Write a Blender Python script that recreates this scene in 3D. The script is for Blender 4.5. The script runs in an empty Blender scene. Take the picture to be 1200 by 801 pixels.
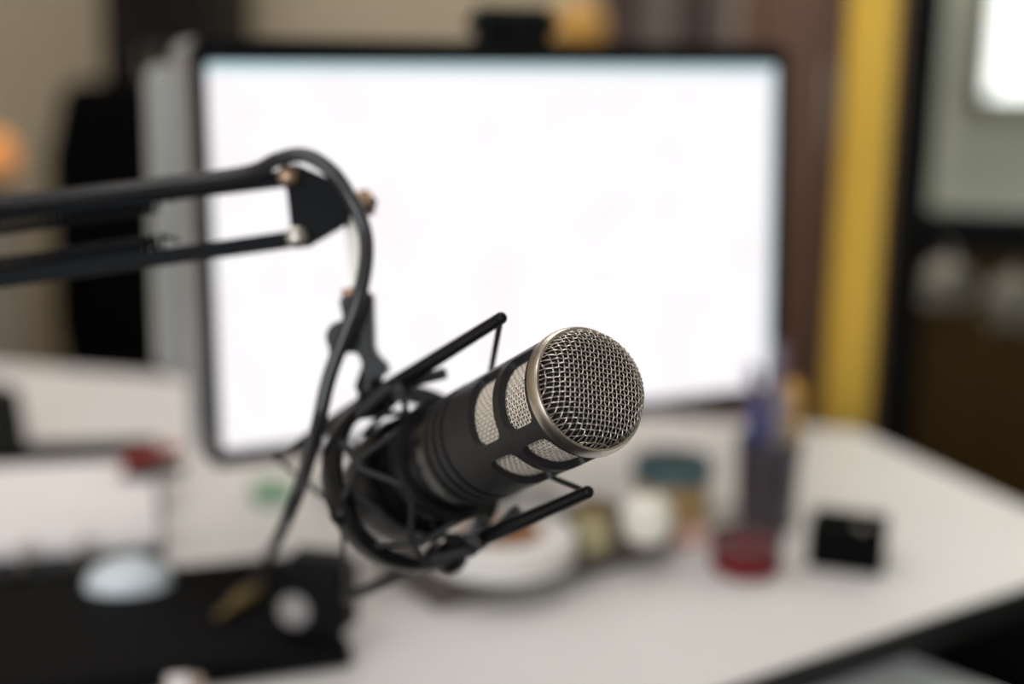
import bpy, bmesh, math, random
from mathutils import Vector, Matrix
random.seed(7)
S = bpy.context.scene
COL = S.collection
PI = math.pi
def rad(a): return math.radians(a)

# ------------------------------------------------------------------ camera
CAM = Vector((0, 0, 1.20)); PITCH = rad(12.3); ROLL = rad(1.05); FPX = 1667.0
fw = Vector((0, math.cos(PITCH), -math.sin(PITCH)))
up0 = Vector((0, math.sin(PITCH), math.cos(PITCH))); rt0 = Vector((1, 0, 0))
RT = rt0 * math.cos(ROLL) + up0 * math.sin(ROLL)       # picture turned clockwise
UP = up0 * math.cos(ROLL) - rt0 * math.sin(ROLL)
cd = bpy.data.cameras.new('camera'); cam = bpy.data.objects.new('camera', cd); COL.objects.link(cam)
cd.sensor_width = 36; cd.lens = FPX * 36 / 1200; cd.clip_start = .01
cam.matrix_world = Matrix(((RT.x, UP.x, -fw.x, CAM.x), (RT.y, UP.y, -fw.y, CAM.y), (RT.z, UP.z, -fw.z, CAM.z), (0, 0, 0, 1)))
cd.dof.use_dof = True; cd.dof.focus_distance = .568; cd.dof.aperture_fstop = 2.4; cd.dof.aperture_blades = 0
S.camera = cam

def ray(px, py): return fw + RT * ((px - 600) / FPX) + UP * ((400.5 - py) / FPX)
def P(px, py, d): return CAM + ray(px, py) * d                      # point at depth d along the view axis
def G(px, py, z=.75): r = ray(px, py); return CAM + r * ((z - CAM.z) / r.z)   # point on a level surface
def PY(px, py, Y): r = ray(px, py); return CAM + r * (Y / r.y)      # point on a wall plane y = Y

# ------------------------------------------------------------------ world, light, exposure
w = bpy.data.worlds.new('world'); S.world = w; w.use_nodes = True
w.node_tree.nodes['Background'].inputs[0].default_value = (.85, .93, 1, 1)
w.node_tree.nodes['Background'].inputs[1].default_value = 1.0
S.view_settings.view_transform = 'Standard'; S.view_settings.look = 'None'
S.view_settings.gamma = 1; S.view_settings.use_curve_mapping = False
S.view_settings.exposure = 0.0
def area(name, loc, target, sx, sy, power, col):
    l = bpy.data.lights.new(name, 'AREA'); l.shape = 'RECTANGLE'; l.size = sx; l.size_y = sy; l.energy = power; l.color = col
    o = bpy.data.objects.new(name, l); COL.objects.link(o); o.location = loc
    o.rotation_euler = (Vector(target) - Vector(loc)).to_track_quat('-Z', 'Y').to_euler(); return o
area('daylight_through_window', (-1.0, -1.92, 1.6), (-.6, 1, 1.2), 1.9, 1.3, 46, (.93, .97, 1))  # fill light at the unseen window, added to brighten surfaces facing the camera
LAMPS = [(.1, 1.45, 5.5, 'long white ceiling lamp above the desk'), (-.9, .2, 6, 'long white ceiling lamp near the window'), (-.5, 2.75, 15, 'long white ceiling lamp above the dark wardrobe'), (1.62, 3.3, 27, 'long white ceiling lamp beyond the glazed partition')]  # none is in view; last two added to brighten the back and pale walls
for lx, ly, lp, ll in LAMPS: area('ceiling_lamp_light', (lx, ly, 2.64), (lx, ly, 0), 1.15, .26, lp, (1, .96, .92))

# ------------------------------------------------------------------ materials
MATS = {}
def mat(name, col, rough=.5, metal=0, spec=.5, noise=0, nscale=40, bump=0, bscale=200, emit=None, estr=0, trans=0, coat=0, ior=1.45, stretch=None):
    if name in MATS: return MATS[name]
    m = bpy.data.materials.new(name); m.use_nodes = True; MATS[name] = m
    nt = m.node_tree; b = nt.nodes['Principled BSDF']; L = nt.links
    b.inputs['Base Color'].default_value = (*col, 1); b.inputs['Roughness'].default_value = rough
    b.inputs['Metallic'].default_value = metal; b.inputs['Specular IOR Level'].default_value = spec
    b.inputs['IOR'].default_value = ior; b.inputs['Transmission Weight'].default_value = trans; b.inputs['Coat Weight'].default_value = coat
    if emit: b.inputs['Emission Color'].default_value = (*emit, 1); b.inputs['Emission Strength'].default_value = estr
    if noise or bump:
        tc = nt.nodes.new('ShaderNodeTexCoord'); mp = nt.nodes.new('ShaderNodeMapping'); L.new(tc.outputs['Object'], mp.inputs[0])
        if stretch: mp.inputs['Scale'].default_value = stretch
    if noise:
        n = nt.nodes.new('ShaderNodeTexNoise'); n.inputs['Scale'].default_value = nscale; n.inputs['Detail'].default_value = 4; L.new(mp.outputs[0], n.inputs['Vector'])
        r = nt.nodes.new('ShaderNodeMixRGB'); r.inputs[1].default_value = (*[c * (1 - noise) for c in col], 1); r.inputs[2].default_value = (*[min(1, c * (1 + noise)) for c in col], 1)
        L.new(n.outputs['Fac'], r.inputs[0]); L.new(r.outputs[0], b.inputs['Base Color'])
    if bump:
        n2 = nt.nodes.new('ShaderNodeTexNoise'); n2.inputs['Scale'].default_value = bscale; L.new(mp.outputs[0], n2.inputs['Vector'])
        bp = nt.nodes.new('ShaderNodeBump'); bp.inputs['Strength'].default_value = bump; bp.inputs['Distance'].default_value = .001
        L.new(n2.outputs['Fac'], bp.inputs['Height']); L.new(bp.outputs[0], b.inputs['Normal'])
    return m
mat('desk_white', (.72, .69, .68), .42, noise=.025, nscale=6, bump=.05, bscale=500)
mat('edge_black', (.004, .004, .005), .5, spec=.25, noise=.2)
mat('steel_wire', (.62, .55, .50), .33, 1, noise=.08, nscale=300)
mat('screen_wire', (.74, .66, .58), .5, .3, noise=.06, nscale=300)
mat('champagne', (.60, .53, .47), .34, 1, noise=.05, nscale=400)
mat('mic_grey', (.024, .022, .023), .42, .3, noise=.10, nscale=300, bump=.15, bscale=3000)
mat('mic_black', (.005, .005, .006), .22, .0, noise=.15, nscale=200, coat=.5)
mat('foam', (.006, .006, .006), .95, noise=.3, nscale=900)
mat('screen_foil', (.20, .175, .15), .7, .1, noise=.1, nscale=500)
mat('rubber', (.004, .004, .005), .55, spec=.3, noise=.2, nscale=200)
mat('arm_black', (.006, .007, .009), .6, .0, spec=.12, noise=.15, nscale=90)
mat('mount_black', (.006, .006, .007), .35, .0, spec=.25, noise=.15, nscale=90)
mat('cable_black', (.022, .022, .026), .3, spec=.5, noise=.1, nscale=90, coat=.2)
mat('cord_black', (.02, .02, .022), .7, noise=.2, nscale=600)
mat('bronze', (.36, .24, .17), .38, .9, noise=.15, nscale=300)
mat('nickel', (.5, .47, .43), .35, 1, noise=.05, nscale=200)
mat('brass', (.22, .155, .07), .35, .9, noise=.1, nscale=200)
mat('silver_case', (.50, .50, .52), .42, .55, noise=.03, nscale=60)
mat('grey_case', (.46, .47, .46), .5, .2, noise=.03, nscale=60)
mat('bezel', (.003, .0035, .005), .4, spec=.25, noise=.1, nscale=80)
mat('black_plastic', (.004, .0045, .005), .45, spec=.12, noise=.12, nscale=120)
mat('black_matte', (.003, .0035, .0035), .8, spec=.06, noise=.15, nscale=160, bump=.2, bscale=600)
mat('black_fabric', (.003, .003, .0035), .95, spec=.04, noise=.3, nscale=200, bump=.4, bscale=700)
mat('laptop_black', (.006, .006, .0065), .75, spec=.08, noise=.1, nscale=100, bump=.1, bscale=900)
mat('paper', (.80, .76, .77), .8, noise=.02, nscale=20)
mat('tape_white', (.76, .73, .70), .7, noise=.03, nscale=60)
mat('cardboard', (.36, .16, .06), .8, noise=.15, nscale=90)
mat('tray', (.10, .082, .07), .6, noise=.12, nscale=60)
mat('teal_lid', (.09, .16, .18), .45, noise=.1, nscale=90)
mat('amber_jar', (.55, .37, .17), .3, noise=.15, nscale=50, coat=.5)
mat('white_wax', (.86, .82, .74), .5, noise=.03, nscale=80)
mat('olive_jar', (.42, .36, .20), .35, noise=.15, nscale=60, coat=.4)
mat('pink_paper', (.62, .38, .32), .7, noise=.05, nscale=60)
mat('smoke_cup', (.05, .042, .052), .3, noise=.2, nscale=40, coat=.3)
mat('blue_pen', (.06, .07, .22), .4, noise=.1, nscale=60)
mat('purple_pen', (.19, .14, .19), .45, noise=.1, nscale=60)
mat('grey_pen', (.24, .22, .25), .45, noise=.1, nscale=60)
mat('yellow_pen', (.72, .40, .07), .45, noise=.06, nscale=60)
mat('red_wax', (.17, .001, .008), .5, spec=.15, noise=.1, nscale=60)
mat('rose_glass', (.20, .12, .12), .2, trans=.55, noise=.05, nscale=60)
mat('red_rubber', (.25, .022, .016), .6, noise=.1, nscale=80)
mat('green_paper', (.26, .42, .28), .7, noise=.1, nscale=80)
mat('mouse_white', (.72, .78, .84), .3, noise=.02, nscale=80, coat=.3)
mat('dial_grey', (.30, .28, .28), .5, noise=.1, nscale=90)
mat('beige_rubber', (.40, .30, .25), .7, noise=.05, nscale=80)
mat('green_glass', (.16, .20, .12), .25, noise=.2, nscale=60, coat=.4)
mat('yellow_paint', (.95, .60, .085), .45, .0, noise=.04, nscale=18)
mat('wall_beige', (.52, .43, .31), .9, noise=.04, nscale=5, bump=.3, bscale=90)
mat('wall_pale', (.80, .82, .75), .9, noise=.04, nscale=5, bump=.3, bscale=90)
mat('ceiling_white', (.75, .74, .72), .9, noise=.02, nscale=5)
mat('floor_dark', (.010, .009, .009), .7, spec=.2, noise=.25, nscale=9)
mat('wood_brown', (.215, .118, .085), .55, noise=.22, nscale=7, stretch=(6, 6, .5))
mat('wood_black', (.004, .0022, .002), .6, spec=.2, noise=.3, nscale=7, stretch=(6, 6, .5))
mat('wood_ochre', (.062, .032, .007), .5, spec=.25, noise=.3, nscale=6, stretch=(5, 5, .7))
mat('curtain', (.42, .37, .32), .9, noise=.06, nscale=60)
mat('curtain_dark', (.17, .12, .11), .9, noise=.06, nscale=60)
mat('frame_black', (.002, .003, .004), .5, spec=.2, noise=.2, nscale=40)
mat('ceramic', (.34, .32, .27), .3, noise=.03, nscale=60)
mat('amber_globe', (.50, .26, .05), .3, noise=.08, nscale=20, emit=(1, .50, .08), estr=.10, coat=.3)
mat('orange_shade', (.85, .34, .10), .7, noise=.05, nscale=30, emit=(1, .42, .14), estr=.18)
mat('pink_box', (.52, .36, .30), .8, noise=.05, nscale=30)
mat('cabinet_grey', (.42, .38, .33), .6, noise=.03, nscale=30)
mat('pedestal_white', (.86, .88, .88), .5, noise=.02, nscale=30)
mat('lamp_diffuser', (.9, .9, .88), .5, noise=.01, emit=(1, .95, .88), estr=3)
mat('sky_pane', (.8, .85, .9), .2, noise=.01, emit=(1, .97, .97), estr=2.2)
def glass_mat():
    m = bpy.data.materials.new('clear_glass'); m.use_nodes = True; nt = m.node_tree; nt.nodes.clear()
    o = nt.nodes.new('ShaderNodeOutputMaterial'); t = nt.nodes.new('ShaderNodeBsdfTransparent'); g = nt.nodes.new('ShaderNodeBsdfGlossy')
    g.inputs['Roughness'].default_value = .03; t.inputs[0].default_value = (.93, .96, .94, 1); mx = nt.nodes.new('ShaderNodeMixShader'); mx.inputs[0].default_value = .06
    nt.links.new(t.outputs[0], mx.inputs[1]); nt.links.new(g.outputs[0], mx.inputs[2]); nt.links.new(mx.outputs[0], o.inputs[0]); MATS['clear_glass'] = m
glass_mat()
def screen_mat(W, H):
    # a bright document window: white page, pale blue title bar, faint pink and grey marks
    m = bpy.data.materials.new('lit_screen'); m.use_nodes = True; nt = m.node_tree; L = nt.links; b = nt.nodes['Principled BSDF']
    b.inputs['Base Color'].default_value = (.02, .02, .02, 1); b.inputs['Roughness'].default_value = .3
    tc = nt.nodes.new('ShaderNodeTexCoord'); sp = nt.nodes.new('ShaderNodeSeparateXYZ'); L.new(tc.outputs['Object'], sp.inputs[0])
    def step(sock, lo, hi):
        r = nt.nodes.new('ShaderNodeMapRange'); r.inputs['From Min'].default_value = lo; r.inputs['From Max'].default_value = hi; L.new(sock, r.inputs['Value']); return r.outputs[0]
    n = nt.nodes.new('ShaderNodeTexNoise'); n.inputs['Scale'].default_value = 22; L.new(tc.outputs['Object'], n.inputs['Vector'])
    page = nt.nodes.new('ShaderNodeMixRGB'); page.inputs[1].default_value = (1.0, .975, 1.0, 1); page.inputs[2].default_value = (.985, .93, .955, 1)
    L.new(step(n.outputs['Fac'], .52, .68), page.inputs[0])
    bar = nt.nodes.new('ShaderNodeMixRGB'); bar.inputs[2].default_value = (.58, .79, .85, 1); L.new(page.outputs[0], bar.inputs[1])
    L.new(step(sp.outputs['Z'], H / 2 - .009, H / 2 - .005), bar.inputs[0])
    side = nt.nodes.new('ShaderNodeMixRGB'); side.inputs[2].default_value = (.68, .84, .89, 1); L.new(bar.outputs[0], side.inputs[1])
    L.new(step(sp.outputs['X'], W / 2 - .008, W / 2 - .004), side.inputs[0])
    L.new(side.outputs[0], b.inputs['Emission Color']); b.inputs['Emission Strength'].default_value = 1.0; MATS['lit_screen'] = m

# ------------------------------------------------------------------ mesh builder
class MB:
    def __init__(s): s.v = []; s.f = []
    def add(s, vs, fs, M=None):
        o = len(s.v); s.v += [(M @ Vector(v)) if M else Vector(v) for v in vs]; s.f += [tuple(i + o for i in f) for f in fs]; return s
    def box(s, c, size, M=None):
        x, y, z = [k / 2 for k in size]; c = Vector(c)
        vs = [c + Vector((a * x, b * y, d * z)) for a in (-1, 1) for b in (-1, 1) for d in (-1, 1)]
        return s.add(vs, [(0, 1, 3, 2), (4, 6, 7, 5), (0, 4, 5, 1), (2, 3, 7, 6), (0, 2, 6, 4), (1, 5, 7, 3)], M)
    def prism(s, poly, d, M=None):
        n = len(poly); d = Vector(d); vs = [Vector(p) for p in poly] + [Vector(p) + d for p in poly]
        return s.add(vs, [tuple(range(n))[::-1], tuple(range(n, 2 * n))] + [(i, (i + 1) % n, n + (i + 1) % n, n + i) for i in range(n)], M)
    def lathe(s, prof, n=40, M=None, cap=True):
        vs = []; fs = []; m = len(prof)
        for r, z in prof:
            for k in range(n): a = 2 * PI * k / n; vs.append((r * math.cos(a), r * math.sin(a), z))
        for i in range(m - 1):
            for k in range(n): k2 = (k + 1) % n; fs.append((i * n + k, i * n + k2, (i + 1) * n + k2, (i + 1) * n + k))
        if cap:
            if prof[0][0] > 1e-5: fs.append(tuple(range(n))[::-1])
            if prof[-1][0] > 1e-5: fs.append(tuple(range((m - 1) * n, m * n)))
        return s.add(vs, fs, M)
    def tube(s, pts, r, n=10, closed=False, M=None, flat=1.0):
        pts = [Vector(p) for p in pts]; N = len(pts); vs = []; fs = []; ref = None
        for i, p in enumerate(pts):
            a = pts[(i - 1) % N] if (closed or i) else p; b = pts[(i + 1) % N] if (closed or i < N - 1) else p
            t = (b - a).normalized()
            if ref is None: ref = t.orthogonal().normalized()
            ref = (ref - t * ref.dot(t))
            ref = ref.normalized() if ref.length > 1e-9 else t.orthogonal().normalized()
            q = t.cross(ref); rr = r[i] if isinstance(r, (list, tuple)) else r
            for k in range(n): an = 2 * PI * k / n; vs.append(p + ref * (rr * math.cos(an)) + q * (rr * flat * math.sin(an)))
        for i in range(N if closed else N - 1):
            j = (i + 1) % N
            for k in range(n): k2 = (k + 1) % n; fs.append((i * n + k, i * n + k2, j * n + k2, j * n + k))
        if not closed: fs += [tuple(range(n))[::-1], tuple(range((N - 1) * n, N * n))]
        return s.add(vs, fs, M)
    def sphere(s, c, r, n=20, sz=1.0, M=None):
        prof = [(max(r * math.sin(PI * i / (n // 2)), 1e-6), -r * sz * math.cos(PI * i / (n // 2))) for i in range(n // 2 + 1)]
        return s.lathe(prof, n, (M or Matrix()) @ Matrix.Translation(c), cap=False)
    def build(s, name, m, parent=None, smooth=True, bevel=0, origin=None, seg=2, angle=35):
        me = bpy.data.meshes.new(name); off = Vector(origin) if origin is not None else (parent.location if parent else Vector())
        inv = Matrix.Translation(off) if parent is None else parent.get('_mw', None)
        if parent is not None and parent.get('_loc'): vs = s.v
        else: vs = [v - off for v in s.v]
        me.from_pydata([tuple(v) for v in vs], [], s.f); me.validate(); me.update()
        bm = bmesh.new(); bm.from_mesh(me); bmesh.ops.remove_doubles(bm, verts=bm.verts, dist=1e-6); bmesh.ops.recalc_face_normals(bm, faces=bm.faces)
        if bevel:
            es = [e for e in bm.edges if len(e.link_faces) == 2 and e.calc_face_angle(0) > rad(40)]
            bmesh.ops.bevel(bm, geom=es, offset=bevel, segments=seg, affect='EDGES', clamp_overlap=True)
        if smooth:
            for f in bm.faces: f.smooth = True
            for e in bm.edges:
                if len(e.link_faces) == 2 and e.calc_face_angle(0) > rad(angle): e.smooth = False
        bm.to_mesh(me); bm.free(); me.materials.append(MATS[m])
        o = bpy.data.objects.new(name, me); COL.objects.link(o)
        if parent is None: o.location = off
        else: o.parent = parent
        return o
def tag(o, label=None, cat=None, group=None, kind=None):
    if label: o['label'] = label
    if cat: o['category'] = cat
    if group: o['group'] = group
    if kind: o['kind'] = kind
    return o
def thing(name, label, cat, loc, group=None):
    # an Empty at the thing's base; parts are given in world coordinates and brought into its frame
    o = bpy.data.objects.new(name, None); o.empty_display_size = .05; COL.objects.link(o); o.location = Vector(loc); return tag(o, label, cat, group)
def sub(mb, name, m, part, **k):              # a piece of a part, given in world coordinates
    off = part.location.copy(); q = part.parent
    while q: off += q.location; q = q.parent
    return mb.build(name, m, part, origin=off, **k)
def struct(mb, name, m, **k): return tag(mb.build(name, m, **k), kind='structure')
def spline(pts, n=10, closed=False):
    pts = [Vector(p) for p in pts]; N = len(pts); out = []
    for i in range(N if closed else N - 1):
        g = (lambda j: pts[j % N]) if closed else (lambda j: pts[min(max(j, 0), N - 1)])
        a, b, c, d = g(i - 1), g(i), g(i + 1), g(i + 2)
        for k in range(n):
            t = k / n; out.append(.5 * ((2 * b) + (c - a) * t + (2 * a - 5 * b + 4 * c - d) * t * t + (3 * b - a - 3 * c + d) * t ** 3))
    if not closed: out.append(pts[-1])
    return out
def frame(o, z, x=None):
    z = Vector(z).normalized(); x = Vector(x) if x is not None else z.orthogonal(); x = (x - z * x.dot(z)).normalized(); y = z.cross(x)
    return Matrix(((x.x, y.x, z.x, o[0]), (x.y, y.y, z.y, o[1]), (x.z, y.z, z.z, o[2]), (0, 0, 0, 1)))
def rz(a, o=(0, 0, 0)): return Matrix.Translation(o) @ Matrix.Rotation(a, 4, 'Z')

# ================================================================== THE ROOM
X0, X1, Y0, Y1, ZC = -2.2, 2.3, -2.0, 3.6, 2.7
struct(MB().box(((X0 + X1) / 2, (Y0 + Y1) / 2, -.05), (X1 - X0 + .2, Y1 - Y0 + .2, .1)), 'floor', 'floor_dark')
struct(MB().box(((X0 + X1) / 2, (Y0 + Y1) / 2, ZC + .05), (X1 - X0 + .2, Y1 - Y0 + .2, .1)), 'ceiling', 'ceiling_white')
struct(MB().box((X0 - .05, (Y0 + Y1) / 2, ZC / 2), (.1, Y1 - Y0, ZC)), 'wall_left', 'wall_beige')
struct(MB().box((X1 + .05, (Y0 + Y1) / 2, ZC / 2), (.1, Y1 - Y0, ZC)), 'wall_right', 'wall_pale')
PX = .66                                                     # where the glazed partition starts
struct(MB().box(((X0 + 1.02) / 2 , Y1 + .05, ZC / 2), (1.02 - X0 + .0, .1, ZC)), 'wall_back', 'wall_beige')
# rear wall with an unseen window opening added for the light (behind the camera)
wx0, wx1, wz0, wz1 = -2.0, .0, .9, 2.3
rb = MB()
rb.box(((X0 + wx0) / 2, Y0 - .05, ZC / 2), (wx0 - X0, .1, ZC)).box(((X1 + wx1) / 2, Y0 - .05, ZC / 2), (X1 - wx1, .1, ZC))
rb.box(((wx0 + wx1) / 2, Y0 - .05, wz0 / 2), (wx1 - wx0, .1, wz0)).box(((wx0 + wx1) / 2, Y0 - .05, (wz1 + ZC) / 2), (wx1 - wx0, .1, ZC - wz1))
struct(rb, 'wall_front', 'wall_beige')
wf = MB()
for x in (wx0 + .03, (wx0 + wx1) / 2, wx1 - .03): wf.box((x, Y0 - .05, (wz0 + wz1) / 2), (.06, .08, wz1 - wz0))
for z in (wz0 + .03, wz1 - .03): wf.box(((wx0 + wx1) / 2, Y0 - .05, z), (wx1 - wx0, .08, .06))
win = struct(wf, 'window_1', 'frame_black')
for x in ((wx0 * 3 + wx1) / 4, (wx0 + wx1 * 3) / 4):
    MB().box((x, Y0 - .06, (wz0 + wz1) / 2), ((wx1 - wx0) / 2 - .09, .006, wz1 - wz0 - .12)).build('pane', 'clear_glass', win)
# pale wall and its bright window seen through the partition
struct(MB().box(((1.02 + X1) / 2, Y1 + .05, ZC / 2), (X1 - 1.02, .1, ZC)), 'wall_back_right', 'wall_pale')
a = PY(1162, -60, Y1 - .02); b = PY(1290, 122, Y1 - .02)
wb = MB(); cx, cz, sx, sz = (a.x + b.x) / 2, (a.z + b.z) / 2, b.x - a.x, a.z - b.z
for x in (-1, 1): wb.box((cx + x * sx / 2, Y1 - .02, cz), (.03, .04, sz + .03))
for z in (-1, 1): wb.box((cx, Y1 - .02, cz + z * sz / 2), (sx + .03, .04, .03))
win2 = struct(wb, 'window_2', 'ceramic')
MB().box((cx, Y1 - .015, cz), (sx - .03, .01, sz - .03)).build('pane', 'sky_pane', win2)

# ceiling lamps, all out of view; the last two added for their light
for x, y, _, lab in LAMPS:
    t = thing('ceiling_lamp', lab, 'lamp', (x, y, ZC), 'ceiling lamps')
    MB().box((x, y, ZC - .02), (1.2, .3, .04)).build('housing', 'ceiling_white', t, bevel=.004)
    MB().box((x, y, ZC - .044), (1.15, .26, .008)).build('diffuser', 'lamp_diffuser', t, bevel=.002)

# glazed black partition to the right of the yellow post
YP = 2.15
p0 = PY(1044, 300, YP).x; p1 = PY(1079, 300, YP).x; xe = X1 - .02
zr1 = PY(1120, 247, YP).z; zr0 = PY(1120, 294, YP).z
part = thing('glazed_partition', 'black framed partition with clear glass above a brown panel', 'partition', ((p0 + xe) / 2, YP, 0))
fr = MB()
MB().box(((p0 + p1) / 2, YP, ZC / 2 - .01), (p1 - p0, .05, ZC - .03)).build('stile', 'frame_black', part, bevel=.003)
MB().box((xe - .025, YP, ZC / 2 - .01), (.05, .05, ZC - .03)).build('stile', 'frame_black', part, bevel=.003)
for z0, z1 in ((zr0, zr1), (.0, .09), (ZC - .08, ZC - .025)):
    MB().box(((p1 + xe - .05) / 2, YP, (z0 + z1) / 2), (xe - .05 - p1, .05, z1 - z0)).build('rail', 'frame_black', part, bevel=.003)
MB().box(((p1 + xe - .05) / 2, YP, (zr1 + ZC - .08) / 2), (xe - .05 - p1, .008, ZC - .08 - zr1)).build('pane', 'clear_glass', part)
MB().box(((p1 + xe - .05) / 2, YP + .01, (zr0 + .09) / 2), (xe - .05 - p1, .02, zr0 - .09)).build('wood_panel', 'wood_ochre', part)
hooks = []
for i, (px, py, r) in enumerate(((1112, 330, 23), (1190, 350, 26))):  # pale cups added in place of blurred highlights on the brown panel
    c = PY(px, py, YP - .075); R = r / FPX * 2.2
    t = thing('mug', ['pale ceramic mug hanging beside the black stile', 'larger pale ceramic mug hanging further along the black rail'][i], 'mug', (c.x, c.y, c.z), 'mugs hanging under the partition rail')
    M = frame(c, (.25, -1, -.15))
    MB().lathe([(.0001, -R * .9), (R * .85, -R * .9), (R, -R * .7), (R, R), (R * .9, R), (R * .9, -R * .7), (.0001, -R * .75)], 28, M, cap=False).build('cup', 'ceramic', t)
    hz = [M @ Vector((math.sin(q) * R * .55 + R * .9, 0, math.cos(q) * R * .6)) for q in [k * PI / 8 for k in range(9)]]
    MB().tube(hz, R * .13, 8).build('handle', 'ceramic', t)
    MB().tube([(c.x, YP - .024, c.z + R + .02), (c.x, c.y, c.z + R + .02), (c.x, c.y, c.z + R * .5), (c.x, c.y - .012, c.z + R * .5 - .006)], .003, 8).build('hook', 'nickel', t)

# yellow post (behind the right end of the desk)
a = PY(991, 470, 1.735); 
yp = thing('yellow_post', 'yellow painted square steel post rising behind the white desk', 'post', (a.x, 1.735, 0))
MB().box((a.x, 1.735, ZC / 2), (.050, .050, ZC - .012), ).build('shaft', 'yellow_paint', yp, bevel=.006)
MB().box((a.x, 1.735, .005), (.12, .12, .010)).build('base_plate', 'yellow_paint', yp, bevel=.002)

# brown wardrobe, curtain, dark cupboard at the back
def wardrobe(xa, xb, Y, h, m, label, depth=.5, doors=2, inset=.0):
    t = thing('wardrobe', label, 'wardrobe', ((xa + xb) / 2, Y + depth / 2, 0))
    MB().box(((xa + xb) / 2, Y + depth / 2 + .01, h / 2), (xb - xa, depth - .02, h)).build('body', m, t, bevel=.004)
    wd = (xb - xa) / doors
    for i in range(doors):
        d = MB().box((xa + wd * (i + .5), Y + .002, h / 2 + .03), (wd - .006, .018, h - .09)).build('door', m, t, bevel=.003)
        sub(MB().tube([(xa + wd * (i + (.85 if i % 2 == 0 else .15)), Y - .012, 1.0), (xa + wd * (i + (.85 if i % 2 == 0 else .15)), Y - .012, 1.15)], .006, 8), 'handle', 'nickel', d)
    return t
xa = PY(903, 200, 2.75).x; xb = PY(1046, 200, 2.75).x
wardrobe(xa, xb, 2.75, 2.3, 'wood_brown', 'tall brown wooden wardrobe behind the yellow post')
xa = PY(118, 30, 3.08).x; xb = PY(246, 30, 3.08).x
wardrobe(xa, xb, 3.08, 2.25, 'wood_black', 'tall near-black wardrobe behind the office chair')
# curtain panels in folds
def curtain(xa, xb, Y, m, label, folds):
    t = thing('curtain', label, 'curtain', ((xa + xb) / 2, Y, .04), 'curtains on the back wall')
    n = folds * 12; vs = []; fs = []
    for j, z in enumerate((.04, 1.2, 2.35)):
        for i in range(n + 1):
            x = xa + (xb - xa) * i / n; vs.append((x, Y + .035 * math.sin(2 * PI * folds * i / n), z))
    for j in range(2):
        for i in range(n): q = j * (n + 1) + i; fs.append((q, q + 1, q + n + 2, q + n + 1))
    mb = MB().add(vs, fs); back = [(x, y + .006, z) for x, y, z in vs]; mb.add(back, fs)
    return mb.build('cloth', m, t)
cu = [(700, 752, 'curtain_dark', 'brown curtain panel beside the amber globe lamp', 2), (752, 790, 'curtain', 'narrow grey curtain panel between two brown ones', 2), (790, 838, 'curtain_dark', 'brown curtain panel between two pale ones', 2), (838, 906, 'curtain', 'wide pale curtain panel beside the brown wardrobe', 2)]
for pa, pb, m, l, f in cu: curtain(PY(pa, 30, 3.45).x, PY(pb, 30, 3.45).x, 3.45, m, l, f)
ra = PY(690, 30, 3.45).x; rb_ = PY(915, 30, 3.45).x
t = thing('curtain_rod', 'thin black rod carrying the curtains', 'rod', ((ra + rb_) / 2, 3.45, 2.36))
MB().tube([(ra, 3.45, 2.37), (rb_, 3.45, 2.37)], .012, 12).build('bar', 'frame_black', t)
for x in (ra, rb_):
    MB().sphere((x, 3.45, 2.37), .02).build('finial', 'frame_black', t)
    MB().tube([(x, 3.45, 2.37), (x, Y1, 2.37)], .008, 8).build('bracket', 'frame_black', t)

# floor lamp with an amber globe, behind the monitor
c = PY(679, 32, 2.45); R = 31 / FPX * 2.45
t = thing('floor_lamp', 'floor lamp with a round amber globe behind the monitor', 'lamp', (c.x, c.y, 0))
MB().lathe([(.13, 0), (.13, .015), (.03, .03), (.012, .05)], 32, Matrix.Translation((c.x, c.y, 0))).build('base', 'frame_black', t)
MB().tube([(c.x, c.y, .03), (c.x, c.y, c.z - R * .9)], .010, 12).build('pole', 'frame_black', t)
MB().lathe([(.012, 0), (.028, .01), (.03, .03)], 20, Matrix.Translation((c.x, c.y, c.z - R - .012))).build('socket', 'brass', t)
MB().sphere(c, R, 32, 1.05).build('globe', 'amber_globe', t)

# pale cabinet and what stands on it, far left
YC = 2.15
ct = PY(20, 243, YC).z; xr = PY(-40, 330, YC).x; xl = xr - .55
t = thing('drawer_cabinet', 'beige grey drawer cabinet beyond the desk carrying an orange lamp', 'cabinet', ((xl + xr) / 2, YC + .2, 0))
MB().box(((xl + xr) / 2, YC + .125, ct / 2), (xr - xl, .25, ct)).build('body', 'cabinet_grey', t, bevel=.004)
for k in range(4):
    hgt = (ct - .06) / 4; z = .03 + hgt * (k + .5)
    d = MB().box(((xl + xr) / 2, YC - .006, z), (xr - xl - .02, .016, hgt - .012)).build('drawer', 'cabinet_grey', t, bevel=.003)
    sub(MB().tube([((xl + xr) / 2 - .06, YC - .03, z), ((xl + xr) / 2 + .06, YC - .03, z)], .006, 8), 'handle', 'nickel', d)
b = PY(-12, 215, YC + .19); 
t = thing('table_lamp', 'small table lamp with a glowing orange shade', 'lamp', (b.x, YC + .19, ct))
Mx = Matrix.Translation((b.x, YC + .19, ct))
MB().lathe([(.035, 0), (.035, .006), (.012, .012), (.007, .02), (.007, .05)], 24, Mx).build('base', 'brass', t)
MB().lathe([(.045, .035), (.05, .05), (.042, .085), (.026, .10)], 28, Mx).build('shade', 'orange_shade', t)
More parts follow.
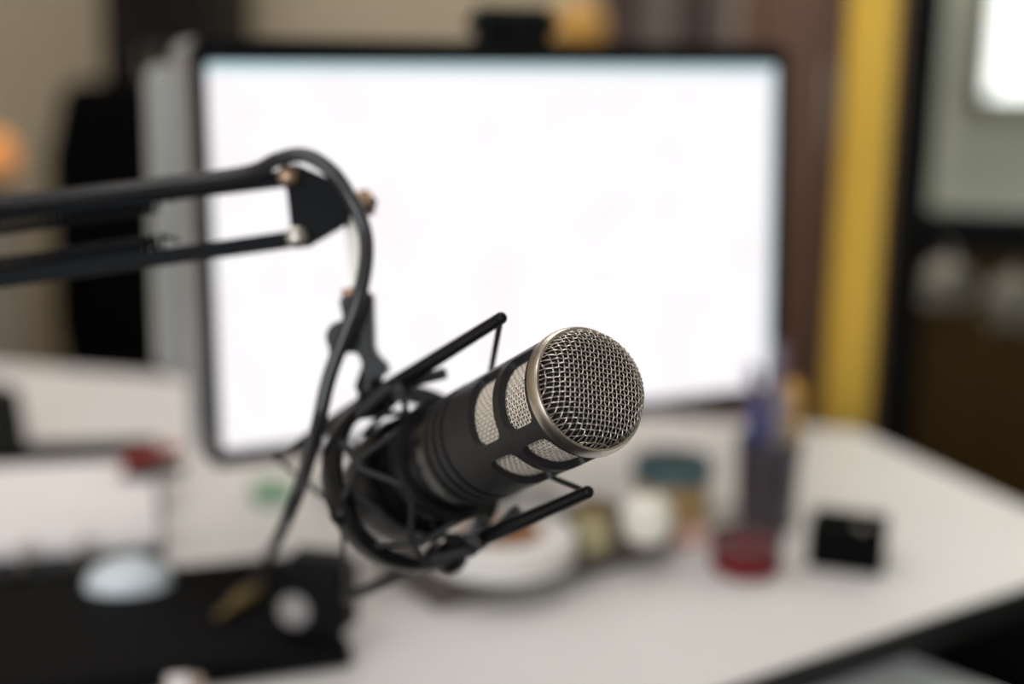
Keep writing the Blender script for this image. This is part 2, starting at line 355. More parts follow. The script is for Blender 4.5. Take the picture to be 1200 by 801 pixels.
for i, (px, wpx, hz, m, l) in enumerate(((52, 46, .035, 'pink_box', 'low pinkish box beside the orange lamp'),)):
    b = PY(px, 235, YC + .08); 
    t = thing('box', l, 'box', (min(b.x, xr - .05), YC + .06, ct)); bx_ = min(b.x, xr - .05)
    MB().box((bx_, YC + .06, ct + hz / 2), (.075, .1, hz)).build('carton', m, t, bevel=.002)
    MB().box((bx_, YC + .06, ct + hz + .004), (.079, .104, .008)).build('lid', m, t, bevel=.001)

# black office chair on the far side of the desk
def office_chair(loc, ang, label, backz0, backz1, wd, head=True):
    t = thing('office_chair', label, 'chair', loc, 'office chairs'); M = rz(ang, loc)
    for k in range(5):
        q = 2 * PI * k / 5 + .3
        MB().tube([M @ Vector((0, 0, .09)), M @ Vector((.28 * math.cos(q), .28 * math.sin(q), .065))], [.028, .016], 10).build('foot', 'black_plastic', t)
        MB().lathe([(.026, -.011), (.028, 0), (.026, .011)], 16, M @ frame((.28 * math.cos(q), .28 * math.sin(q), .029), (-math.sin(q), math.cos(q), 0))).build('castor', 'black_plastic', t)
    MB().tube([M @ Vector((0, 0, .07)), M @ Vector((0, 0, .42))], .028, 14).build('column', 'black_plastic', t)
    MB().box((0, 0, .46), (.48, .46, .09), M).build('seat', 'black_fabric', t, bevel=.03, seg=4)
    n = 9; vs = []; 
    bk = MB()
    h = backz1 - backz0
    poly = [(-wd / 2 * s, z) for s, z in ((.9, backz0), (1, backz0 + h * .2), (1, backz0 + h * .75), (.82, backz1))]
    full = poly + [(-x, z) for x, z in poly[::-1]]
    bk.prism([(x, .235, z) for x, z in full], (0, .05, 0), M).build('backrest', 'black_fabric', t, bevel=.018, seg=3)
    MB().tube([M @ Vector((0, .1, .42)), M @ Vector((0, .3, .45)), M @ Vector((0, .31, backz0 + .15))], .022, 10).build('back_support', 'black_plastic', t)
    if head:
        MB().box((0, .25, backz1 + .10), (wd * .62, .06, .13), M).build('headrest', 'black_fabric', t, bevel=.025, seg=3)
        MB().tube([M @ Vector((0, .30, backz1 - .08)), M @ Vector((0, .30, backz1 + .1))], .014, 8).build('headrest_stem', 'black_plastic', t)
    for s in (-1, 1):
        MB().tube([M @ Vector((s * .25, .05, .46)), M @ Vector((s * .28, .05, .60)), M @ Vector((s * .28, -.1, .63))], .015, 8).build('armrest', 'black_plastic', t)
    return t
c = PY(165, 300, 2.72); zt = PY(150, 95, 2.96).z
office_chair((c.x, 2.72, 0), rad(6), 'tall black office chair standing beyond the far edge of the desk', .44, zt, .44, head=False)

# ================================================================== THE DESK
ZD = .75
A = G(1008, 503); Rr = G(1200, 591); F0 = G(868, 801); F1 = G(1200, 689); BL = G(90, 432)
def isect(p, q, r, s):
    d1 = q - p; d2 = s - r; den = d1.x * d2.y - d1.y * d2.x; u = ((r.x - p.x) * d2.y - (r.y - p.y) * d2.x) / den; return p + d1 * u
B = isect(A, Rr, F0, F1); fd = (F0 - F1).normalized(); FL = B + fd * 2.1
bd = (BL - A).normalized(); BLc = A + bd * 1.75
top = [A, BLc, FL, B]
ctr = sum(top, Vector()) / 4
desk = thing('desk', 'wide white desk with black edges and steel legs', 'desk', (ctr.x, ctr.y, 0))
def inset(poly, d): c = sum(poly, Vector()) / len(poly); return [p + (c - p).normalized() * d for p in poly]
tp = inset(top, .004)
MB().prism([Vector((p.x, p.y, ZD - .024)) for p in tp], (0, 0, .024)).build('desktop', 'desk_white', desk, bevel=.0015)
eb = MB()
for i in range(4):
    p, q = top[i], top[(i + 1) % 4]; p2, q2 = tp[i], tp[(i + 1) % 4]
    poly = [Vector((v.x, v.y, ZD - .026)) for v in (p, q, q2, p2)]
    MB().prism(poly, (0, 0, .0255)).build('edge_band', 'edge_black', desk)
for p in inset(top, .45):
    MB().box((p.x, p.y, (ZD - .026) / 2), (.05, .05, ZD - .026)).build('leg', 'frame_black', desk, bevel=.003)
ia, ib = A + (BLc - A).normalized() * .05 + (B - A).normalized() * .02, B + fd * .05 - (B - A).normalized() * .04
dn_ = (FL - B).normalized() * .02
MB().prism([Vector((p.x, p.y, 0)) for p in (ia, ib, ib + dn_, ia + dn_)], (0, 0, ZD - .027)).build('side_panel', 'edge_black', desk, bevel=.001)  # black panel added to keep the space below the desk dark
print('DESK', [tuple(round(k, 3) for k in v) for v in top])

# white pedestal and black chair in front of the desk's right end
PZ = .68
ap = G(1046, 760, PZ); e1 = (G(960, 801, PZ) - ap).normalized(); e2 = (G(1100, 801, PZ) - ap).normalized()
e2 = (e2 - e1 * e2.dot(e1)).normalized()
c4 = [ap, ap + e1 * .42, ap + e1 * .42 + e2 * .5, ap + e2 * .5]
t = thing('drawer_pedestal', 'low white drawer pedestal just in front of the desk edge', 'pedestal', sum(c4, Vector()) / 4 - Vector((0, 0, PZ)))
MB().prism([Vector((p.x, p.y, .03)) for p in c4], (0, 0, PZ - .03)).build('body', 'pedestal_white', t, bevel=.004)
MB().prism([Vector((p.x, p.y, 0)) for p in inset(c4, .04)], (0, 0, .03)).build('plinth', 'frame_black', t)
nrm = e2.copy()
for k in range(3):
    M = frame((c4[0] + c4[1]) / 2 - e2 * .008 + Vector((0, 0, .03 + (PZ - .03) / 3 * (k + .5) - PZ)), Vector((0, 0, 1)), e1)
    d = MB().box((0, 0, 0), (.40, .016, .2), M).build('drawer', 'pedestal_white', t, bevel=.003)
    sub(MB().box((0, .014 if (M @ Vector((0, 1, 0)) - M @ Vector((0, 0, 0))).dot(e2) < 0 else -.014, .03), (.12, .012, .012), M), 'handle', 'nickel', d, bevel=.003)

# ================================================================== MONITORS
MW, MH = .531, .299
mc = CAM + Vector((.007, 1.198, -.176)); yaw = rad(27.3); tilt = rad(-3.2)
MM = Matrix.Translation(mc) @ Matrix.Rotation(yaw, 4, 'Z') @ Matrix.Rotation(tilt, 4, 'X')
screen_mat(MW, MH)
mon = bpy.data.objects.new('monitor', None); COL.objects.link(mon); mon.location = (mc.x, mc.y, ZD)
tag(mon, 'large monitor with a glowing white screen behind the microphone', 'monitor')
bz = .0108; dp = .052
def rrect(wd, h, r, y, n=6):
    out = []
    for cx, cz, a0 in ((wd / 2 - r, h / 2 - r, 0), (-wd / 2 + r, h / 2 - r, 90), (-wd / 2 + r, -h / 2 + r, 180), (wd / 2 - r, -h / 2 + r, 270)):
        for k in range(n + 1): a = rad(a0 + 90 * k / n); out.append((cx + r * math.cos(a), y, cz + r * math.sin(a)))
    return out
MB().prism(rrect(MW + 2 * bz, MH + 2 * bz + .010, .011, .010), (0, dp, 0), MM @ Matrix.Translation((0, 0, .003))).build('casing', 'silver_case', mon, bevel=.003)
ring_o = [(x, y, z + .003) for x, y, z in rrect(MW + 2 * bz, MH + 2 * bz + .010, .011, 0)]; ring_i = rrect(MW, MH, .004, 0); N = len(ring_o)
mb = MB(); vs = ring_o + ring_i + [(x, .010, z) for x, y, z in ring_o] + [(x, .010, z) for x, y, z in ring_i]
fs = []
for i in range(N):
    j = (i + 1) % N; fs += [(i, j, N + j, N + i), (i, 2 * N + i, 2 * N + j, j), (N + i, N + j, 3 * N + j, 3 * N + i), (2 * N + i, 3 * N + i, 3 * N + j, 2 * N + j)]
mb.add(vs, fs, MM).build('bezel', 'bezel', mon)
scr = MB().box((0, .006, 0), (MW - .0005, .004, MH - .0005)).build('screen', 'lit_screen', None)
scr.parent = mon; scr.matrix_local = Matrix.Translation(-mon.location) @ MM
sc = MM @ Vector((0, .02, 0)); M2 = rz(yaw, (sc.x, sc.y, ZD))
MB().box((0, .047, .005), (.15, .060, .010), M2).build('stand_base', 'silver_case', mon, bevel=.004)
MB().box((0, .055, .13), (.07, .014, .25), M2).build('stand_neck', 'silver_case', mon, bevel=.004)
MB().box((0, .050, mc.z - ZD), (.10, .024, .10), M2).build('hinge', 'silver_case', mon, bevel=.006)
# second monitor, back to back with the first
M3 = Matrix.Translation(MM @ Vector((.0, .118, .018))) @ Matrix.Rotation(yaw, 4, 'Z')
c3 = M3.to_translation()
m2 = bpy.data.objects.new('monitor', None); COL.objects.link(m2); m2.location = (c3.x, c3.y, ZD)
tag(m2, 'pale grey monitor standing back to back behind the lit monitor', 'monitor')
MB().prism(rrect(MW + .022, MH - .036, .012, .0), (0, .050, 0), M3).build('casing', 'grey_case', m2, bevel=.006)
MB().box((0, .0515, 0), (MW, .003, MH - .06), M3).build('screen', 'bezel', m2)
M4 = rz(yaw, (c3.x, c3.y, ZD))
MB().box((0, .06, .005), (.22, .15, .010), M4).build('stand_base', 'grey_case', m2, bevel=.004)
MB().box((0, -.008, .11), (.06, .012, .21), M4).build('stand_neck', 'grey_case', m2, bevel=.004)
# webcam on the bezel
Wm = MM @ Matrix.Translation((-.0, 0, MH / 2 + bz + .0082))
px_t = 600
w0 = Vector((.004, .012, .0))
wc = thing('webcam', 'black webcam clipped on top of the lit monitor', 'webcam', Wm @ w0)
MB().box((-.004, .006, .0140), (.080, .03, .028), Wm).build('body', 'black_plastic', wc, bevel=.008, seg=3)
MB().lathe([(.011, 0), (.011, .004), (.008, .005), (.0001, .003)], 24, Wm @ frame((-.004, -.009, .0140), (0, -1, 0))).build('lens', 'bezel', wc)
MB().box((.004, .034, .0035), (.045, .05, .006), Wm).build('clip', 'black_plastic', wc, bevel=.002)
MB().box((.004, .0665, -.018), (.04, .006, .044), Wm).build('clip_foot', 'black_plastic', wc, bevel=.002)

# ================================================================== MICROPHONE
DM = .570; ALPHA = rad(26.5); TH = rad(39)
o0 = P(693, 455, DM); vdir = (CAM - o0).normalized()
ri = (RT - vdir * RT.dot(vdir)).normalized(); ui = vdir.cross(ri)
n = (ri * math.cos(ALPHA) + ui * math.sin(ALPHA)) * math.sin(TH) + vdir * math.cos(TH)
MMIC = frame(o0, n, RT)                                   # local z = out of the grille, x = picture right
RB = .0265
mic = thing('microphone', 'dark grey broadcast microphone with a woven steel grille', 'microphone', o0)
def dome(r, H=.0108, R=.0246): q = min(r / R, 1); return H * math.sqrt(max(0, 1 - q ** 5.0)) - .002
def dome_n(x, y):
    e = 1e-4; h = lambda X, Y: dome(math.hypot(X, Y)); return Vector((-(h(x + e, y) - h(x - e, y)) / (2 * e), -(h(x, y + e) - h(x, y - e)) / (2 * e), 1)).normalized()
g = MB(); pt = .00196; wr = .00027; am = .00030; RM = .0245; tw = rad(2)
for ax in (0, 1):
    for j in range(-12, 13):
        c = j * pt
        if abs(c) > RM - .0006: continue
        half = math.sqrt(RM * RM - c * c); steps = max(8, int(half * 2 / pt * 9)); pts = []
        for k in range(steps + 1):
            # denser sampling near the rim, where the dome turns down
            s = half * math.sin(PI / 2 * (2 * k / steps - 1)) if True else 0
            off = am * math.cos(PI * (s / pt + j + ax)) 
            x, y = (s, c) if ax == 0 else (c, s)
            x, y = x * math.cos(tw) - y * math.sin(tw), x * math.sin(tw) + y * math.cos(tw)
            nn = dome_n(x * .985, y * .985); pts.append(Vector((x, y, dome(math.hypot(x, y)))) + nn * off)
        g.tube(pts, wr, 6, M=MMIC)
g.build('grille', 'steel_wire', mic, angle=80)
fp = [(max(.0228 * math.sin(PI / 2 * k / 16), 1e-6), dome(.0228 * math.sin(PI / 2 * k / 16) * 1.03) - .0018) for k in range(17)]
MB().lathe(fp + [(.0228, -.006)], 40, MMIC, cap=False).build('foam_filter', 'foam', mic)
MB().lathe([(.0244, -.006), (.0244, -.0010), (.0248, -.0002), (.0258, -.0002), (.0265, -.0012), (.0270, -.0028), (.0272, -.0046), (.0272, -.0056), (.0266, -.0062), (.0244, -.006)], 96, MMIC, cap=False).build('rim', 'champagne', mic)
# slotted head: each cell of the shell holds one opening
def slotted(rows, nslots, ph0, r_out, r_in, fill_s, fill_p):
    mb = MB(); K = 12
    for (z0, z1) in rows:
        for q in range(nslots):
            pa = ph0 + 2 * PI * q / nslots; dpv = 2 * PI / nslots; cz = (z0 + z1) / 2; cp = pa + dpv / 2
            outer = []; inner = []
            for side in range(4):
                for k in range(K):
                    t = -1 + 2 * k / K
                    u, v = [(t, -1), (1, t), (-t, 1), (-1, -t)][side]
                    outer.append((u, v))
            for u, v in outer:            # squircle outline for the opening
                e = 7.0; L = (abs(u) ** e + abs(v) ** e) ** (1 / e); inner.append((u / L * 1.0, v / L * 1.0))
            n4 = len(outer); LV = 4
            def pos(u, v, r): return (r * math.cos(cp + v * dpv / 2), r * math.sin(cp + v * dpv / 2), cz + u * (z1 - z0) / 2)
            vs = []; fs = []
            for rr in (r_out, r_in):
                for l in range(LV + 1):
                    f = l / LV
                    for (u, v), (iu, iv) in zip(outer, inner):
                        vs.append(pos(u * (1 - f) + iu * fill_s * f, v * (1 - f) + iv * fill_p * f, rr))
            W = (LV + 1) * n4
            for o in (0, W):
                for l in range(LV):
                    for i in range(n4):
                        j = (i + 1) % n4; fs.append((o + l * n4 + i, o + l * n4 + j, o + (l + 1) * n4 + j, o + (l + 1) * n4 + i))
            for i in range(n4): j = (i + 1) % n4; fs.append((LV * n4 + i, LV * n4 + j, W + LV * n4 + j, W + LV * n4 + i))
            mb.add(vs, fs, MMIC)
    return mb
SL0 = rad(133)
slotted([(-.0310, -.006), (-.0560, -.0310)], 4, SL0, RB, RB - .0034, .82, .82).build('slotted_sleeve', 'mic_grey', mic, angle=50)
# fine woven screen behind the slots
ws = MB(); rs = RB - .0042; na = 84; pz = .00185
for k in range(na):
    a = 2 * PI * k / na; pts = []
    for q in range(59):
        z = -.0065 - .0495 * q / 58; pts.append((math.cos(a) * (rs + .0003 * math.cos(PI * (z / pz + k))), math.sin(a) * (rs + .0003 * math.cos(PI * (z / pz + k))), z))
    ws.tube(pts, .00034, 4, M=MMIC)
for j in range(4, 30):
    z = -j * pz; M_ = na * 4
    ws.tube([(math.cos(2 * PI * i / M_) * (rs - .0003 * math.cos(PI * (i / 4 + j))), math.sin(2 * PI * i / M_) * (rs - .0003 * math.cos(PI * (i / 4 + j))), z) for i in range(M_)], .00034, 4, closed=True, M=MMIC)
ws.build('woven_screen', 'screen_wire', mic, angle=90)
MB().lathe([(rs - .0012, -.006), (rs - .0012, -.0565)], 64, MMIC, cap=False).build('inner_lining', 'screen_foil', mic)
# body
prof = [(RB - .004, -.0560), (RB, -.0560), (RB, -.074)]
for zg in (-.0780, -.0850, -.0920): prof += [(RB, zg + .0022), (RB - .0014, zg + .0016), (RB - .0014, zg - .0010), (RB, zg - .0016)]
prof += [(RB, -.0950)]
MB().lathe(prof, 72, MMIC, cap=False).build('collar', 'mic_grey', mic, angle=30)
MB().lathe([(RB, -.0950), (RB - .0007, -.0960), (RB - .0007, -.112), (RB - .0014, -.114), (RB - .0014, -.116), (RB - .0007, -.118), (RB - .0007, -.175), (RB - .003, -.192), (.019, -.203), (.0125, -.207), (.0125, -.214), (.0001, -.214)], 72, MMIC, cap=False).build('body', 'mic_black', mic, angle=30)
for zg in (-.0780, -.0850, -.0920):
    MB().tube([((RB - .0009) * math.cos(2 * PI * k / 72), (RB - .0009) * math.sin(2 * PI * k / 72), zg + .0003) for k in range(72)], .0012, 8, closed=True, M=MMIC).build('rubber_ring', 'rubber', mic)

# ================================================================== SHOCK MOUNT
SZ = -.155; RR = .0424
pc = lambda a, r, z: MMIC @ Vector((r * math.cos(a), r * math.sin(a), z))
# direction across the mic that lies in the picture plane (upper left)
rc = MMIC @ Vector((0, 0, SZ)); vd2 = (CAM - rc).normalized(); acr = n.cross(vd2).normalized()
if acr.dot(UP) < 0: acr = -acr
Mi = MMIC.to_3x3().inverted(); la = Mi @ acr; AU = math.atan2(la.y, la.x)           # angle of the upper bar in mic frame
lv = Mi @ (vd2 - n * vd2.dot(n)); AN = math.atan2(lv.y, lv.x)                         # side nearest the camera
mount = thing('shock_mount', 'black elastic shock mount cradling the microphone', 'microphone mount', rc)
MB().lathe([(RR - .0025, SZ - .006), (RR - .001, SZ - .0085), (RR + .0015, SZ - .0085), (RR + .0032, SZ - .006), (RR + .0032, SZ + .006), (RR + .0015, SZ + .0085), (RR - .001, SZ + .0085), (RR - .0025, SZ + .006), (RR - .0025, SZ - .006)], 72, MMIC, cap=False).build('outer_ring', 'mount_black', mount)
MB().lathe([(RB + .0002, SZ - .010), (RB + .003, SZ - .011), (RB + .004, SZ), (RB + .003, SZ + .011), (RB + .0002, SZ + .010)], 56, MMIC, cap=False).build('inner_clamp', 'mount_black', mount)
tips = {}
for nm, a in (('u', AU), ('l', AU + PI)):
    b_ = MB(); pf = pc(a, RR + (.001 if nm == 'u' else -.0045), SZ + .122); pb = pc(a, RR + .001, SZ - .122)
    pts = [pb.lerp(pf, k / 12) for k in range(13)]
    b_.tube(pts, [.0027 + .0019 * (1 - abs(k / 6 - 1)) for k in range(13)], 12).build('prong', 'mount_black', mount)
    for e in (pf, pb): MB().sphere(e, .0027, 14).build('prong_tip', 'rubber', mount)
    MB().sphere(pc(a, RR, SZ), .0085, 16).build('hub', 'mount_black', mount)
    tips[nm] = (pf, pb)
near = pc(AN, RR, SZ); far = pc(AN + PI, RR, SZ)
for e in (near, far): MB().sphere(e, .0065, 14).build('hook', 'mount_black', mount)
for nm in ('u', 'l'):
    pf, pb = tips[nm]
    MB().tube([pb, near], .0013, 6).build('elastic_cord', 'cord_black', mount)
    MB().tube([pf, far], .0013, 6).build('elastic_cord', 'cord_black', mount)
for k in range(8):
    a0 = AU + 2 * PI * (k + .5) / 8; a1 = a0 + (rad(38) if k % 2 else -rad(38)); z1 = SZ + (.0095 if k % 4 < 2 else -.0095)
    MB().tube([pc(a0, RR, SZ), pc(a1, RB + .0042, z1)], .0017, 6).build('elastic_cord', 'cord_black', mount)
for k in range(4):      # stiff bridges from the ring towards the front clamp, crossing each other above the mic
    a0 = AU + rad((-34, 30, 150, 214)[k]); a1 = AU + rad((22, -20, 205, 160)[k])
    MB().tube([pc(a0, RR, SZ), pc((a0 + a1) / 2, RR + .001, SZ + .022), pc(a1, RR - .003, SZ + .046)], .0029, 8).build('cross_cord', 'cord_black', mount)
for k in range(10):     # elastic loops crossing from the ring to the body of the microphone
    a0 = AU + rad(36 * k + 10); a1 = a0 + rad(46 if k % 2 else -46)
    MB().tube([pc(a0, RR + .001, SZ + .008), pc((a0 + a1) / 2, (RR + RB) / 2 + .003, SZ + .022), pc(a1, RB + .0012, SZ + .036)], .0016, 7).build('elastic_cord', 'cord_black', mount)
MB().lathe([(RB - .0006, SZ + .030), (RB + .0022, SZ + .031), (RB + .0026, SZ + .036), (RB + .0022, SZ + .041), (RB - .0006, SZ + .042)], 56, MMIC, cap=False).build('front_clamp', 'mount_black', mount)
# swivel head that carries the ring
dS = (rc - CAM).dot(fw); up_bar = pc(AU, RR, SZ); dU = (up_bar - CAM).dot(fw)
def pxprism(poly, d, th): return MB().prism([P(x, y, d - th / 2) for x, y in poly], fw * th)
sv = pxprism([(396, 347), (436, 341), (438, 411), (457, 431), (452, 440), (430, 446), (422, 440), (424, 420), (412, 410), (400, 416), (386, 424), (383, 386), (397, 384), (401, 371)], dU, .016).build('swivel_head', 'mount_black', mount, bevel=.0015)
MB().tube([P(436, 436, dU), P(432, 452, dU), up_bar], [.006, .007, .006], 12).build('swivel_neck', 'mount_black', mount)
MB().lathe([(.0001, -.012), (.007, -.012), (.008, -.010), (.008, .010), (.007, .012), (.0001, .012)], 20, frame(P(404, 395, dU), fw), cap=False).build('tension_knob', 'mount_black', mount)

# ================================================================== BOOM ARM
dP = dU + .004
u0 = P(341, 208, dP); l0 = P(351, 279, dP)
uE = P(0, 250, dP + .035); adir = (uE - u0).normalized(); ALEN = .40
uX = u0 + adir * ALEN; ldir = (P(0, 328, dP + .03) - l0).normalized(); lX = l0 + ldir * ALEN
basep = G(-150, 560); 
arm = thing('boom_arm', 'black spring boom arm reaching in to hold the microphone', 'microphone arm', (basep.x, basep.y, ZD))
side = fw
def bar(a, b, name, hgt=.0080, th=.007):
    d = (b - a); M = frame((a + b) / 2, d, UP); return MB().box((0, 0, 0), (hgt, th, d.length), M).build(name, 'arm_black', arm, bevel=.001)
bar(u0, uX, 'bar'); bar(l0, lX, 'bar')
for off in (-.0052, .0052):
    poly = [(327, 203), (337, 193), (348, 192), (398, 214), (413, 240), (410, 258), (398, 268), (362, 289), (350, 290), (342, 284), (340, 262), (336, 225)]
    MB().prism([P(x, y, dP + off - .0010) for x, y in poly], fw * .002).build('joint_plate', 'arm_black', arm, bevel=.0006)
for p in (u0, l0):
    hd = MB().lathe([(.0001, .0055), (.0035, .0052), (.0052, .0038), (.0056, .0), (.0056, -.0005)], 20, frame(p - fw * .0065, -fw), cap=False).build('bolt_head', 'bronze' if p is u0 else 'nickel', arm)
    MB().tube([p - fw * .007, p + fw * .011], .003, 10).build('bolt_shank', 'nickel', arm)
pw = P(421, 241, dP)
MB().tube([P(398, 243, dP), P(432, 240, dP)], .0045, 12).build('pivot_bolt', 'bronze', arm)
MB().lathe([(.0001, -.006), (.006, -.006), (.007, 0), (.0055, .006), (.0001, .006)], 8, frame(P(424, 239, dP), P(440, 238, dP) - P(420, 240, dP)), cap=False).build('wing_nut', 'bronze', arm)
MB().tube([P(422, 228, dP), P(430, 236, dP), P(441, 239, dP)], [.0045, .004, .002], 8).build('wing', 'arm_black', arm)
for (xa_, ya_, xb_, yb_, dd) in ((408, 256, 416, 342, .004), (417, 256, 427, 342, -.006)):
    a_, b_ = P(xa_, ya_, dP + dd), P(xb_, yb_, dU + dd); M = frame((a_ + b_) / 2, b_ - a_, RT)
    MB().box((0, 0, 0), (.0036, .006, (b_ - a_).length), M).build('yoke_strip', 'nickel', arm, bevel=.0006)
MB().tube([P(402, 350, dU), P(432, 346, dU)], .005, 12).build('yoke_bolt', 'bronze', arm)
# springs beside the bars, hooked on the bars
def spring(a, b, r, turns, name='spring'):
    M = frame(a, b - a, UP); L = (b - a).length; pts = []
    N = turns * 8
    for k in range(N + 1): q = 2 * PI * k / 8; pts.append(M @ Vector((r * math.cos(q), r * math.sin(q), L * k / N)))
    return MB().tube([a - (b - a).normalized() * .01] + pts + [b + (b - a).normalized() * .02], .0011, 5).build(name, 'arm_black', arm)
dn = -UP
spring(l0 + ldir * .075 - dn * .0080 + fw * .006, l0 + ldir * (ALEN - .03) - dn * .0080 + fw * .006, .0040, 84)
spring(u0 + adir * .075 + dn * .0035 + fw * .009, u0 + adir * (ALEN - .03) + dn * .0080 + fw * .009, .0046, 84)
# elbow and lower arm outside the picture
el = (uX + lX) / 2
MB().prism([uX + UP * .012 + adir * .03 - fw * .007, uX + UP * .014 - adir * .012 - fw * .007, lX - UP * .014 - adir * .012 - fw * .007, lX - UP * .012 + adir * .03 - fw * .007], fw * .014).build('elbow_plate', 'arm_black', arm, bevel=.001)
post_top = Vector((basep.x, basep.y, ZD + .09)); off = Vector((0, 0, .02))
for s in (-1, 1):
    perp = Vector((1, .3, 0)).normalized() * (.018 * s)
    bar(el + adir * .015 + perp, post_top + perp, 'bar')
MB().box((post_top.x, post_top.y, post_top.z), (.06, .02, .03)).build('base_joint', 'arm_black', arm, bevel=.002)
MB().tube([(basep.x, basep.y, ZD + .004), post_top], .008, 14).build('base_pin', 'arm_black', arm)
MB().lathe([(.045, 0), (.045, .012), (.02, .02), (.012, .04)], 32, Matrix.Translation((basep.x, basep.y, ZD))).build('base', 'arm_black', arm)

# ================================================================== MICROPHONE CABLE
ZL = ZD + .018                                              # lid of the closed laptop
plug = G(300, 690, ZL + .007)
dq = (plug - CAM).dot(fw)
cp = [P(-60, 244, dP + .033), P(0, 237, dP + .024), P(100, 226, dP + .012), P(200, 214, dP + .003), P(290, 202, dP - .006), P(325, 187, dP - .013), P(358, 182, dP - .017), P(390, 202, dP - .018), P(412, 234, dP - .020), P(427, 270, dP - .020), P(429, 305, dP - .022), P(420, 350, dP - .024), P(402, 398, dP - .024), P(385, 445, dP - .024), P(371, 505, dP - .02), P(352, 568, dP + .01), P(330, 622, dP + .06), P(312, 655, dq - .05), plug + Vector((.004, .018, .012)), plug]
cable = thing('microphone_cable', 'glossy black cable looping over the boom arm and hanging down', 'cable', plug)
MB().tube(spline(cp, 10), .0036, 14).build('cord', 'cable_black', cable)
pd = (Vector((-.35, -1, 0))).normalized()
MB().lathe([(.0001, -.004), (.0045, -.004), (.007, .002), (.007, .030), (.005, .034), (.0032, .036), (.0032, .055), (.0012, .059), (.0001, .059)], 18, frame(plug, pd), cap=False).build('plug', 'brass', cable)

# ================================================================== THINGS ON THE DESK, LEFT
# closed black laptop
Lr = G(350, 647, ZL); Lf0 = G(408, 757, ZL); ld = (G(0, 684, ZL) - Lr).normalized()
sd = Vector((-ld.y, ld.x, 0)); sd = sd if sd.y > 0 else -sd
sl = (Lr - Lf0).dot(sd); Lf = Lr - sd * sl
c4 = [Lf, Lf + ld * .42, Lf + ld * .42 + sd * sl, Lf + sd * sl]
print('LAP', (Lf0 - Lf).length, sl)
t = thing('laptop', 'closed black laptop lying flat under the hanging cable', 'laptop', (sum(c4, Vector()) / 4) * 1.0 - Vector((0, 0, .018)))
at_ = lambda u, v, z: Lf + ld * u + sd * v + Vector((0, 0, z - ZL))
sl_ = sl
quad = lambda z, i=0.: [at_(i, i, z), at_(.42 - i, i, z), at_(.42 - i, sl_ - i, z), at_(i, sl_ - i, z)]
MB().prism(quad(ZD + .0015), (0, 0, .0095)).build('base', 'laptop_black', t, bevel=.002)
MB().prism(quad(ZD + .0115), (0, 0, .0065)).build('lid', 'laptop_black', t, bevel=.002)
for u in (.08, .34): MB().tube([at_(u - .03, sl_ - .002, ZD + .010), at_(u + .03, sl_ - .002, ZD + .010)], .005, 10).build('hinge', 'black_plastic', t)
for u, v in ((.03, .03), (.39, .03), (.39, sl_ - .03), (.03, sl_ - .03)): MB().lathe([(.007, 0), (.007, .0016)], 12, Matrix.Translation(at_(u, v, ZD))).build('foot', 'rubber', t)
print('LAPTOP depth', sl, sl_)
# small round desk clock standing on the laptop
b_ = G(368, 745, ZL); 
t = thing('desk_clock', 'small black desk clock with a pale grey dial on the laptop', 'clock', (b_.x, b_.y, ZL))
M = rz(rad(-14), (b_.x, b_.y, ZL))
MB().box((0, .012, .030), (.052, .034, .060), M).build('body', 'black_plastic', t, bevel=.007, seg=3)
MB().lathe([(.0125, 0), (.0125, .003), (.0105, .004), (.0001, .0035)], 28, M @ frame((-.012, -.0055, .022), (0, -1, .12)), cap=False).build('dial', 'dial_grey', t)
MB().tube([M @ Vector((-.012 + .0135 * math.cos(a), -.0085, .022 + .0135 * math.sin(a))) for a in [2 * PI * k / 28 for k in range(28)]], .0016, 6, closed=True).build('dial_ring', 'black_plastic', t)
# white mouse
b_ = G(150, 670, ZL + .010); b_.z = ZL
t = thing('mouse', 'rounded bluish white mouse on the laptop lid', 'mouse', b_)
M = rz(rad(12), b_)
vs = []; fs = []; NU, NV = 20, 8
for j in range(NV + 1):
    for i in range(NU):
        a = 2 * PI * i / NU; q = PI / 2 * j / NV; r = math.cos(q) ** .8 if j < NV else 0
        vs.append((.034 * r * math.cos(a), .024 * r * math.sin(a), .022 * math.sin(q) ** 1.0 * (1 + .12 * math.cos(a) * r)))
for j in range(NV):
    for i in range(NU): k2 = (i + 1) % NU; fs.append((j * NU + i, j * NU + k2, (j + 1) * NU + k2, (j + 1) * NU + i))
fs.append(tuple(range(NU))[::-1])
MB().add(vs, fs, M).build('shell', 'mouse_white', t, angle=60)
MB().lathe([(.0045, -.003), (.005, 0), (.0045, .003)], 14, M @ frame((.017, 0, .0195), (0, 1, 0))).build('wheel', 'rubber', t)
# folder with a pad of white paper
q = [G(192, 648, ZD + .02), G(-60, 672, ZD + .02), G(-40, 536, ZD + .02), G(186, 527, ZD + .02)]
ctr = sum(q, Vector()) / 4
t = thing('ring_binder', 'black binder lying open with white sheets on it', 'binder', (ctr.x, ctr.y, ZD))
flat = lambda z, i=0.: [Vector((p.x, p.y, z)) + (Vector((ctr.x, ctr.y, z)) - Vector((p.x, p.y, z))).normalized() * i for p in q]
MB().prism(flat(ZD), (0, 0, .012)).build('cover', 'black_plastic', t, bevel=.002)
def lerp4(qq, u, v): return (qq[1] * (1 - u) + qq[0] * u) * (1 - v) + (qq[2] * (1 - u) + qq[3] * u) * v
fl = flat(ZD + .012)
MB().prism([lerp4(fl, u, v) for u, v in ((.985, .13), (0.02, .13), (.02, .86), (.97, .86))], (0, 0, .012)).build('sheets', 'paper', t, bevel=.001)
MB().prism([lerp4(fl, u, v) for u, v in ((1, .93), (0, .93), (0, 1), (1, 1))], (0, 0, .022)).build('spine', 'black_plastic', t, bevel=.002)
